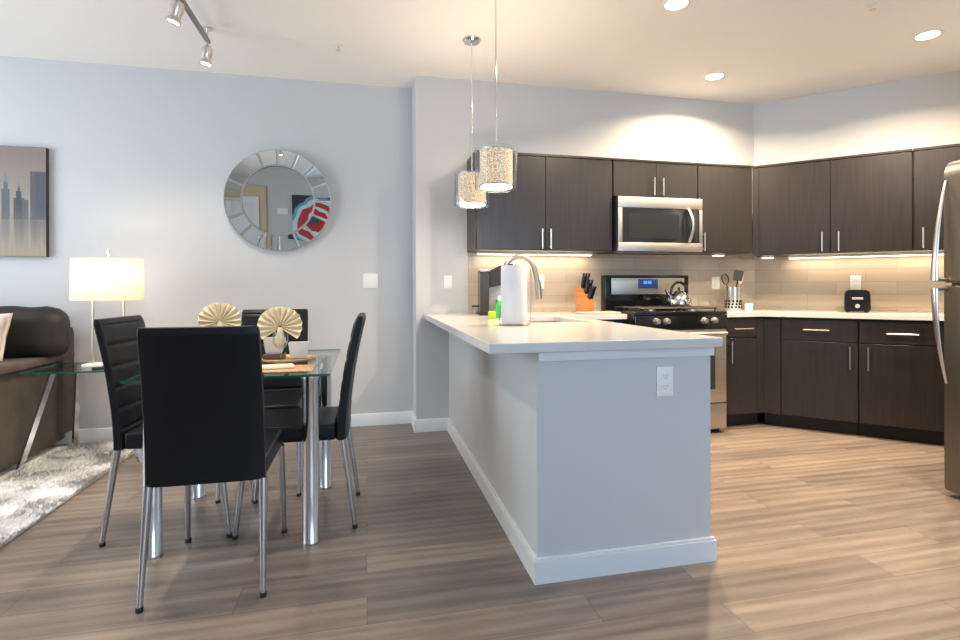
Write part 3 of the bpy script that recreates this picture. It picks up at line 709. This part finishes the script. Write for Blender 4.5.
def painted(name, x0, x1, z0, z1, fn, nx, nz, m_, parent):
    vs_, fs, cols = [], [], []
    for j in range(nz+1):
        for i in range(nx+1):
            x = x0+(x1-x0)*i/nx; z = z0+(z1-z0)*j/nz
            vs_.append((x, 0, z)); cols.append(fn(x, z))
    for j in range(nz):
        for i in range(nx):
            a = j*(nx+1)+i; fs.append((a, a+1, a+nx+2, a+nx+1))
    me = bpy.data.meshes.new(name); me.from_pydata(vs_, [], fs); me.materials.append(M[m_])
    at = me.color_attributes.new('paint', 'FLOAT_COLOR', 'POINT')
    for i, c in enumerate(cols): at.data[i].color = (*[q*(.5 if m_ == 'painting' else 1) for q in c], 1)
    o = bpy.data.objects.new(name, me); C.objects.link(o); o.parent = parent
    return o
def mix(a, b, t): t = max(0, min(1, t)); return tuple(p+(q-p)*t for p, q in zip(a, b))
def skyline(x, z):   # x measured from the right edge (negative to the left), z from the bottom 0..0.775
    st = noise.noise(Vector((x*60, z*3, 0)))*.5+.5
    s2 = noise.noise(Vector((x*22, z*5, 4)))*.5+.5
    top = (.42, .32, .28); mid = (.70, .60, .50)
    c = mix(mid, top, (z-.25)/.45); c = mix(c, (.55, .46, .42), st*.35)
    if z < .30:
        c = mix((.62, .44, .26), (.74, .66, .54), st); c = mix(c, (.30, .26, .27), (.5-abs(z-.22)*4)*s2*1.4)
        if z < .06: c = mix(c, (.66, .5, .33), .6)
    B = [(-.045, .05, .60, (.22, .23, .30), 0), (-.165, .032, .46, (.10, .15, .19), .055), (-.245, .025, .52, (.28, .34, .42), .07),
         (-.125, .018, .40, (.34, .33, .38), 0), (-.335, .028, .62, (.09, .12, .17), .05), (-.42, .035, .42, (.2, .22, .28), 0),
         (-.50, .03, .55, (.16, .2, .27), .06), (-.62, .05, .38, (.3, .28, .32), 0), (-.74, .035, .58, (.12, .15, .2), .08), (-.9, .05, .45, (.24, .24, .3), 0), (-1.05, .03, .5, (.16, .18, .24), .05)]
    for bx, hw, ht, bc, sp in B:
        hw2 = hw*(1 if z < ht-.05 or sp == 0 else .55)
        if abs(x-bx) < hw2 and .26 < z < ht: c = mix(tuple(q*.42 for q in bc), (.50, .44, .42), st*s2*.5 + max(0, (.36-z))*1.6)
        elif sp and abs(x-bx) < max(.003, .010*(1-(z-ht)/sp)) and ht <= z < ht+sp: c = bc
        elif abs(x-bx) < hw and .06 < z <= .26: c = mix(c, tuple(q*.6 for q in bc), (.8-.5*st)*(z/.26))
    return c
pa_ = thing('wall_painting', 'canvas painting of a hazy city skyline above the sofa', 'painting', (-2.214, YL, 1.345))
PW = 1.2
MB().box(-PW, 0, -.038, -.001, 0, .775).build('canvas_edge', mat('dark_brown_canvas_edge', (.05, .035, .03), .6), pa_)
po = painted('painted_face', -PW, 0, 0, .775, skyline, 320, 180, 'painting', pa_); po.location = (0, -.0385, 0)
# abstract canvas on the rear wall, seen in the mirror
def rings(x, z):
    c = (.012, .018, .05)
    for cx_, cz_ in ((.10, .60),):
        r = math.hypot(x-cx_, (z-cz_)*1.1)
        q = noise.noise(Vector((x*6, z*6, 1)))*.03; r = r/1.9 + q
        if r < .10: c = (.05, .08, .1)
        elif r < .19: c = (.45, .02, .03)
        elif r < .23: c = (.7, .75, .75)
        elif r < .31: c = (.5, .03, .04)
        elif r < .36: c = (.55, .75, .8)
        elif r < .40: c = (.1, .4, .5)
    return c
ar = thing('abstract_canvas', 'dark abstract canvas with red and cyan rings on the wall opposite the mirror', 'painting', (-.66, YR, .95), PI)
MB().box(-.35, .78, -.038, -.001, 0, 1.25).build('canvas_edge', 'blackm', ar)
po = painted('painted_face', -.35, .78, 0, 1.25, rings, 130, 140, 'art', ar); po.location = (0, -.0385, 0)
th = thing('thermostat', 'white thermostat on the wall opposite the mirror', 'thermostat', (-1.62, YR, 1.87), PI)
MB().box(-.1, .1, -.03, 0, -.06, .06, .006).build('case', 'white', th)

# ================================================================ dining table
tb = thing('dining_table', 'clear glass rectangular dining table on four round chrome legs', 'table', (-.578, 2.845, 0))
m = MB().box(-.372, .426, -.465, .485, .740, .750)
go = m.build('glass_top', ['glass', 'edge'], tb, smooth=False)
for p in go.data.polygons:
    if abs(p.normal.z) < .5: p.material_index = 1
for x, y in ((-.293, -.361), (.339, -.388), (-.300, .285), (.351, .272)):
    lg = MB().lathe([(0, 0), (.037, 0), (.038, .004), (.038, .012), (.0355, .016), (.0355, .715), (.038, .72), (.038, .7365), (0, .7365)], 36, mtx=Matrix.Translation((x, y, 0)))
    lg.build('leg', 'chrome', tb)

# dining chair: origin on the floor, sitter faces +y
def cushion_sheet(name, m_, parent, rows, hw, thick, stitches=0):
    pass
ch = thing('dining_chair', 'black leatherette chair nearest the camera, its smooth back turned to us', 'chair', (-.567, 2.335, 0), 0, 'black chairs around the glass table')
def back_y(z):   # centre line of the backrest
    s_ = (z-.41)/.57
    return -.205 - .03*s_ - .06*s_*s_
bm_ = MB(); t_ = bmesh.new()
nz, nx = 84, 10; hw = .194
front_v, back_v = [], []
for j in range(nz+1):
    z = .412+.572*j/nz; yc = back_y(z)
    wj = hw*(1+.03*(1-(z-.412)/.572))-(.004*(1-min(1, (nz-j)/3.0)))
    th_ = .026*(.62+.38*min(1, (nz-j)/4.0)) + .005*max(0, (.55-z)/.14)
    fr_, bk_ = [], []
    for i in range(nx+1):
        u = -1+2*i/nx; ed = 1-abs(u)**6*.42
        st = 1
        if j > 3 and .50 < z < .96 and abs(u) < .999:
            q = ((z-.50) % .092)/.092
            st = 1-.32*math.exp(-((min(q, 1-q))/.085)**2)
        fr_.append(t_.verts.new((u*wj, yc+th_*ed*st, z))); bk_.append(t_.verts.new((u*wj, yc-th_*ed, z)))
    front_v.append(fr_); back_v.append(bk_)
for j in range(nz):
    for i in range(nx):
        t_.faces.new((front_v[j][i], front_v[j+1][i], front_v[j+1][i+1], front_v[j][i+1]))
        t_.faces.new((back_v[j][i], back_v[j][i+1], back_v[j+1][i+1], back_v[j+1][i]))
    for i in (0, nx): t_.faces.new((front_v[j][i], back_v[j][i], back_v[j+1][i], front_v[j+1][i]) if i else (front_v[j][i], front_v[j+1][i], back_v[j+1][i], back_v[j][i]))
for i in range(nx):
    t_.faces.new((front_v[0][i], front_v[0][i+1], back_v[0][i+1], back_v[0][i])); t_.faces.new((front_v[nz][i], back_v[nz][i], back_v[nz][i+1], front_v[nz][i+1]))
bm_._merge(t_)
bo = bm_.build('backrest', 'leather', ch)
for p in bo.data.polygons: p.use_smooth = True
bv = bo.modifiers.new('round', 'BEVEL'); bv.width = .007; bv.segments = 3; bv.limit_method = 'ANGLE'; bv.angle_limit = math.radians(50)
m = MB().box(-.2, .2, -.182, .225, .412, .486, .016, 4); m.build('seat', 'leather', ch)
for sx, sy in ((-1, -1), (1, -1), (-1, 1), (1, 1)):
    top = Vector((sx*.192, -.212 if sy < 0 else .205, .414)); foot = Vector((sx*.2, -.268 if sy < 0 else .25, .012))
    lg = MB().tube([foot, top], [.0095, .016], 16).build('leg', 'legmetal', ch)
    MB().tube([foot-Vector((0, 0, .012)), foot+Vector((0, 0, .004))], .0125, 14).build('foot_cap', 'blackm', lg)
copy_at(ch, (-.555, 3.27, 0), PI, 'black leatherette chair on the far side of the table, facing us behind the napkins')
copy_at(ch, (-.838, 2.81, 0), -PI/2-.07, 'black leatherette chair on the left side of the table, ribbed back seen at an angle')
copy_at(ch, (-.318, 2.765, 0), PI/2-.02, 'black leatherette chair on the right side of the table, seen in profile')

# place settings
TT = .7505
def wine(x, y, label, lab2, az=0, s=1.0):
    g = thing('wine_glass', label, 'wine glass', (x, y, TT), 0, 'wine glasses on the table')
    MB().lathe([(0, .003), (.030, .002), (.034, 0), (.034, .0015), (.006, .006), (.0035, .012), (.0035, .062), (.008, .07), (.026, .085), (.036, .11), (.035, .14), (.030, .158), (.029, .158), (.0335, .14), (.0345, .11), (.025, .087), (.006, .073), (0, .072)], 32).build('bowl_and_stem', 'wglass', g)
    n = tag(fan(az), lab2, 'napkin', 'fan-folded napkins'); n.location = (x, y, TT + (.016 if x < -.6 else 0)); n.rotation_euler = (0, 0, az)
def fan(az):
    t_ = bmesh.new(); N_ = 13; a0, a1 = math.radians(-34), math.radians(214)
    zc = .178; rr = [.006, .03, .062, .088, .103]
    rings_ = []
    for k in range(2*N_+1):
        a = a0+(a1-a0)*k/(2*N_); sg = 1 if k % 2 else -1
        col = []
        for q, r in enumerate(rr):
            R_ = r*(1.0 if k % 2 else .97)*(1+.03*math.sin(a*3))
            z = zc+R_*math.sin(a)*1.0
            if a < 0 or a > PI: z -= .0
            col.append(t_.verts.new((R_*math.cos(a), sg*(.003+.10*r)-.01-.06*r*abs(math.cos(a)), z)))
        rings_.append(col)
    for p, q in zip(rings_, rings_[1:]):
        for i in range(len(rr)-1): t_.faces.new((p[i], p[i+1], q[i+1], q[i]))
    m = MB(); m._merge(t_)
    # gathered stem of the napkin inside the glass
    m.tube([(0, -.008, .078), (0, -.009, .11), (0, -.01, .178)], [.008, .024, .010], 14)
    o = m.build('folded_napkin', 'napkin', smooth=False)
    sd = o.modifiers.new('thickness', 'SOLIDIFY'); sd.thickness = .003
    return o
wine(-.405, 2.74, 'wine glass holding the right-hand napkin fan', 'cream fan-folded napkin standing in the right-hand wine glass')
wine(-.735, 3.0, 'wine glass holding the left-hand napkin fan behind the near chair', 'cream fan-folded napkin showing above the near chair back')
# right setting: wooden charger, square plate, stacked white bowls
def charger(x, y, label):
    return tag(MB().lathe([(0, 0), (.125, 0), (.133, .004), (.135, .012), (.13, .014), (.12, .008), (0, .007)], 48).build('wooden_charger', 'wood', loc=(x, y, TT)), label, 'charger plate', 'wooden chargers')
charger(-.385, 2.885, 'round light wood charger plate under the two white square cups')
tag(MB().prism([(-.17, -.10), (.17, -.10), (.17, .10), (-.17, .10)], 0, .004, .001).build('placemat', mat('tan_woven_mat', (.46, .30, .17), .8, var=.25, vscale=60), loc=(-.40, 2.56, TT), rot=(0, 0, -.05)), 'tan woven placemat at the front right corner of the glass table', 'placemat')
tag(MB().prism([(-.09, -.05), (.09, -.045), (.085, .05), (-.085, .045)], 0, .012, .004).build('folded_cloth', 'napkin', loc=(-.41, 2.57, TT+.0045), rot=(0, 0, .12)), 'small cream folded cloth lying on the tan placemat', 'cloth')
tag(MB().box(-.05, .05, -.045, .045, 0, .024, .002).build('wood_block', 'walnut', loc=(-.455, 2.885, TT+.0085)), 'small dark brown wooden block under the left white cup', 'block')
def cup(x, y, z, label, s=1, name='square_bowl'):
    t_ = bmesh.new()
    def ring(hw, z_): return [t_.verts.new((hw*c, hw*d_, z_)) for c, d_ in ((-1, -.75), (1, -.75), (1, .75), (-1, .75))]
    R_ = [ring(.030, 0), ring(.040, .01), ring(.050, .082), ring(.047, .082), ring(.037, .013)]
    t_.faces.new(R_[0][::-1]); t_.faces.new(R_[-1])
    for p, q in zip(R_, R_[1:]):
        for k in range(4): t_.faces.new((p[k], p[(k+1) % 4], q[(k+1) % 4], q[k]))
    bmesh.ops.recalc_face_normals(t_, faces=t_.faces)
    bmesh.ops.bevel(t_, geom=t_.edges[:], offset=.003, segments=2, affect='EDGES')
    m = MB(); m._merge(t_); return tag(m.build(name, 'porcelain', loc=(x, y, z), rot=(0, 0, .06)), label, 'cup', 'white square cups')
cup(-.335, 2.87, TT+.0085, 'white square cup right of the wine glass stem')
cup(-.455, 2.885, TT+.033, 'cream white square cup left of the wine glass, on the dark block')
kn = MB().prism([(-.10, -.006), (.02, -.007), (.10, -.004), (.10, .004), (-.10, .006)], 0, .003, .001)
tag(kn.build('table_knife', 'chrome', loc=(-.205, 2.60, TT), rot=(0, 0, PI/2+.05)), 'steel table knife beside the tan placemat', 'knife')

# ================================================================ living corner
# end table
et = thing('glass_end_table', 'glass end table on slanted chrome legs between sofa and chairs', 'end table', (-1.73, 4.0, 0))
go = MB().box(-.325, .325, -.22, .24, .594, .604).build('glass_top', ['glass', 'edge'], et, smooth=False)
for p in go.data.polygons:
    if abs(p.normal.z) < .5: p.material_index = 1
for sx in (-1, 1):
    for sy in (-1, 1):
        MB().tube([(sx*.33, -.2, .017), (sx*.17, -.17, .5935)] if sy < 0 else [(sx*.25, .26, .017), (sx*.20, .2, .5935)], .017, 4, flat=(1.2, .8)).build('leg', 'chrome', et)
# lamp on it
lm = thing('table_lamp', 'two-post champagne lamp with lit white oval drum shade', 'lamp', (-1.675, 4.02, .604))
m = MB().prism([(-.13, -.06), (.13, -.06), (.13, .06), (-.13, .06)], 0, .02, .004); m.build('lamp_base', 'white', lm)
for x in (-.085, .095): MB().tube([(x*1.04, 0, .02), (x, 0, .50)], .0075, 10).build('post', 'champagne', lm)
sh = bmesh.new(); n_ = 56; A = []
for r, z in ((1, .435), (.985, .71), (.97, .71), (.985, .435)):
    A.append([sh.verts.new((.212*r*math.cos(2*PI*k/n_), .13*r*math.sin(2*PI*k/n_), z)) for k in range(n_)])
for q in range(4):
    for k in range(n_): sh.faces.new((A[q][k], A[q][(k+1) % n_], A[(q+1) % 4][(k+1) % n_], A[(q+1) % 4][k]))
m = MB(); m._merge(sh); m.build('lamp_shade', 'shade', lm)
m = MB().tube([(-.085, 0, .50), (.095, 0, .50)], .006, 8); m.tube([(.005, 0, .50), (.005, 0, .755)], .004, 8); m.build('harp', 'champagne', lm)
MB().lathe([(0, 0), (.009, 0), (.011, .012), (.006, .025), (0, .028)], 16, mtx=Matrix.Translation((.005, 0, .75))).build('finial', 'champagne', lm)
MB().lathe([(0, 0), (.02, .01), (.03, .04), (.022, .07), (0, .08)], 20, mtx=Matrix.Translation((.04, 0, .52))).build('bulb', 'bulb', lm)
for dx in (-.06, .07):
    l = bpy.data.lights.new('lamp_glow', 'POINT'); l.energy = 1.8; l.color = (1, .86, .68); l.shadow_soft_size = .04
    lo = bpy.data.objects.new('lamp_glow', l); C.objects.link(lo); lo.parent = lm; lo.location = (dx, .0, .60)
rc = thing('remote_control', 'black remote control lying on the end table below the lamp', 'remote control', (-1.60, 3.86, .6045), .5)
MB().box(-.09, .09, -.022, .022, 0, .018, .005).build('case', 'blackm', rc)
m = MB()
for i in range(7):
    for j in (-1, 0, 1): m.box(-.07+i*.02, -.06+i*.02, j*.012-.003, j*.012+.003, .0182, .0195)
m.build('buttons', 'greypl', rc)

# sofa
sf = thing('sofa', 'dark brown fabric sofa along the living room wall, seen from its arm end', 'sofa', (0, 0, 0))
def soft(x0, x1, y0, y1, z0, z1, r, amp, seed, name, m_, cuts=14):
    t_ = bmesh.new(); bmesh.ops.create_cube(t_, size=2); bmesh.ops.subdivide_edges(t_, edges=t_.edges[:], cuts=cuts, use_grid_fill=True)
    hx, hy, hz = (x1-x0)/2, (y1-y0)/2, (z1-z0)/2
    for v in t_.verts:
        p = Vector((v.co.x*hx, v.co.y*hy, v.co.z*hz))
        inn = Vector((max(-hx+r, min(hx-r, p.x)), max(-hy+r, min(hy-r, p.y)), max(-hz+r, min(hz-r, p.z))))
        d = p-inn
        if d.length > 1e-6: p = inn + d.normalized()*r*min(1, d.length/r)
        nn = noise.noise(p*6+Vector((seed, 0, 0)))*amp
        p += (d.normalized() if d.length > 1e-6 else Vector())*nn
        v.co = p+Vector(((x0+x1)/2, (y0+y1)/2, (z0+z1)/2))
    m = MB(); m._merge(t_); o = m.build(name, m_, sf)
    for p in o.data.polygons: p.use_smooth = True
    return o
soft(-4.05, -2.28, 3.56, 4.12, .10, .30, .03, .004, 1, 'base', 'sofa')
soft(-2.30, -2.075, 3.50, 4.36, .05, .615, .025, .006, 2, 'arm', 'sofa')
soft(-2.33, -2.035, 3.48, 4.40, .617, .672, .022, .004, 3, 'arm_top', 'sofa')
soft(-4.28, -4.05, 3.50, 4.36, .05, .615, .025, .006, 4, 'arm', 'sofa')
soft(-4.32, -4.03, 3.48, 4.40, .617, .672, .022, .004, 5, 'arm_top', 'sofa')
soft(-4.05, -2.035, 4.24, 4.40, .10, .85, .03, .004, 6, 'back_frame', 'sofa')
soft(-3.14, -1.95, 3.98, 4.235, .66, 1.0, .11, .02, 7, 'back_cushion', 'sofac', 22)
soft(-4.05, -3.16, 3.98, 4.235, .48, .98, .10, .02, 8, 'back_cushion', 'sofac', 22)
soft(-3.14, -2.31, 3.52, 4.2, .305, .475, .05, .01, 9, 'seat_cushion', 'sofac', 16)
soft(-4.04, -3.16, 3.52, 4.2, .305, .475, .05, .01, 10, 'seat_cushion', 'sofac', 16)
for x in (-4.2, -2.15):
    for y in (3.56, 4.30): MB().tube([(x, y, .016), (x, y, .06)], [.02, .025], 12).build('leg', 'walnut', sf)
# throw pillow leaning in the corner
t_ = bmesh.new(); bmesh.ops.create_grid(t_, x_segments=24, y_segments=24, size=1)
top_ = {}
for v in t_.verts:
    u, w_ = v.co.x, v.co.y; k = (1-u**4)*(1-w_**4); v.co.z = .045*k**.5 if k > 0 else 0
    pin = 1-.08*(1-abs(u*w_)); v.co.x = u*.165*pin; v.co.y = w_*.15*pin
g2 = bmesh.ops.duplicate(t_, geom=t_.verts[:]+t_.edges[:]+t_.faces[:])
for v in [e for e in g2['geom'] if isinstance(e, bmesh.types.BMVert)]: v.co.z *= -1
bmesh.ops.remove_doubles(t_, verts=t_.verts, dist=.0005)
m = MB(); m._merge(t_)
pl = m.build('throw_pillow', 'pillow', loc=(-2.315, 3.885, .822), rot=(math.radians(74), 0, math.radians(-8)))
for p in pl.data.polygons: p.use_smooth = True
tag(pl, 'pale striped throw pillow resting on the sofa arm against the back cushion', 'pillow')

# shag rug
def rug():
    x0, x1, y0, y1 = -3.7, -1.535, 1.5, 4.34
    V_, F_ = [], []
    nx, ny = 70, 90
    for j in range(ny+1):
        for i in range(nx+1):
            x = x0+(x1-x0)*i/nx; y = y0+(y1-y0)*j/ny
            e = 0 if i in (0, nx) or j in (0, ny) else 1
            V_.append((x, y, .003+e*(.012+.006*noise.noise(Vector((x*14, y*14, 0))))))
    for j in range(ny):
        for i in range(nx):
            a = j*(nx+1)+i; F_.append((a, a+1, a+nx+2, a+nx+1))
    rnd = random.Random(3)
    for k in range(70000):
        x = x1-(x1-x0)*rnd.random()**1.4; y = y0+(y1-y0)*rnd.random()
        if x < -2.06 and y > 3.5: continue
        h = rnd.uniform(.014, .034); a = noise.noise(Vector((x*5, y*5, 3)))*6+rnd.uniform(-.8, .8); ln = rnd.uniform(.008, .022)
        if x+ln > x1+.012: ln = -ln
        dx, dy = math.cos(a), math.sin(a); w_ = .0035
        b = len(V_)
        V_ += [(x-dy*w_, y+dx*w_, .010), (x+dy*w_, y-dx*w_, .010), (x+dx*ln+dy*w_*.4, y+dy*ln-dx*w_*.4, h), (x+dx*ln-dy*w_*.4, y+dy*ln+dx*w_*.4, h)]
        F_.append((b, b+1, b+2, b+3))
    me = bpy.data.meshes.new('shag_rug'); me.from_pydata(V_, [], F_); me.materials.append(M['rug'])
    o = bpy.data.objects.new('shag_rug', me); C.objects.link(o); return o
tag(rug(), 'pale grey shag rug on the floor in front of the sofa', 'rug')
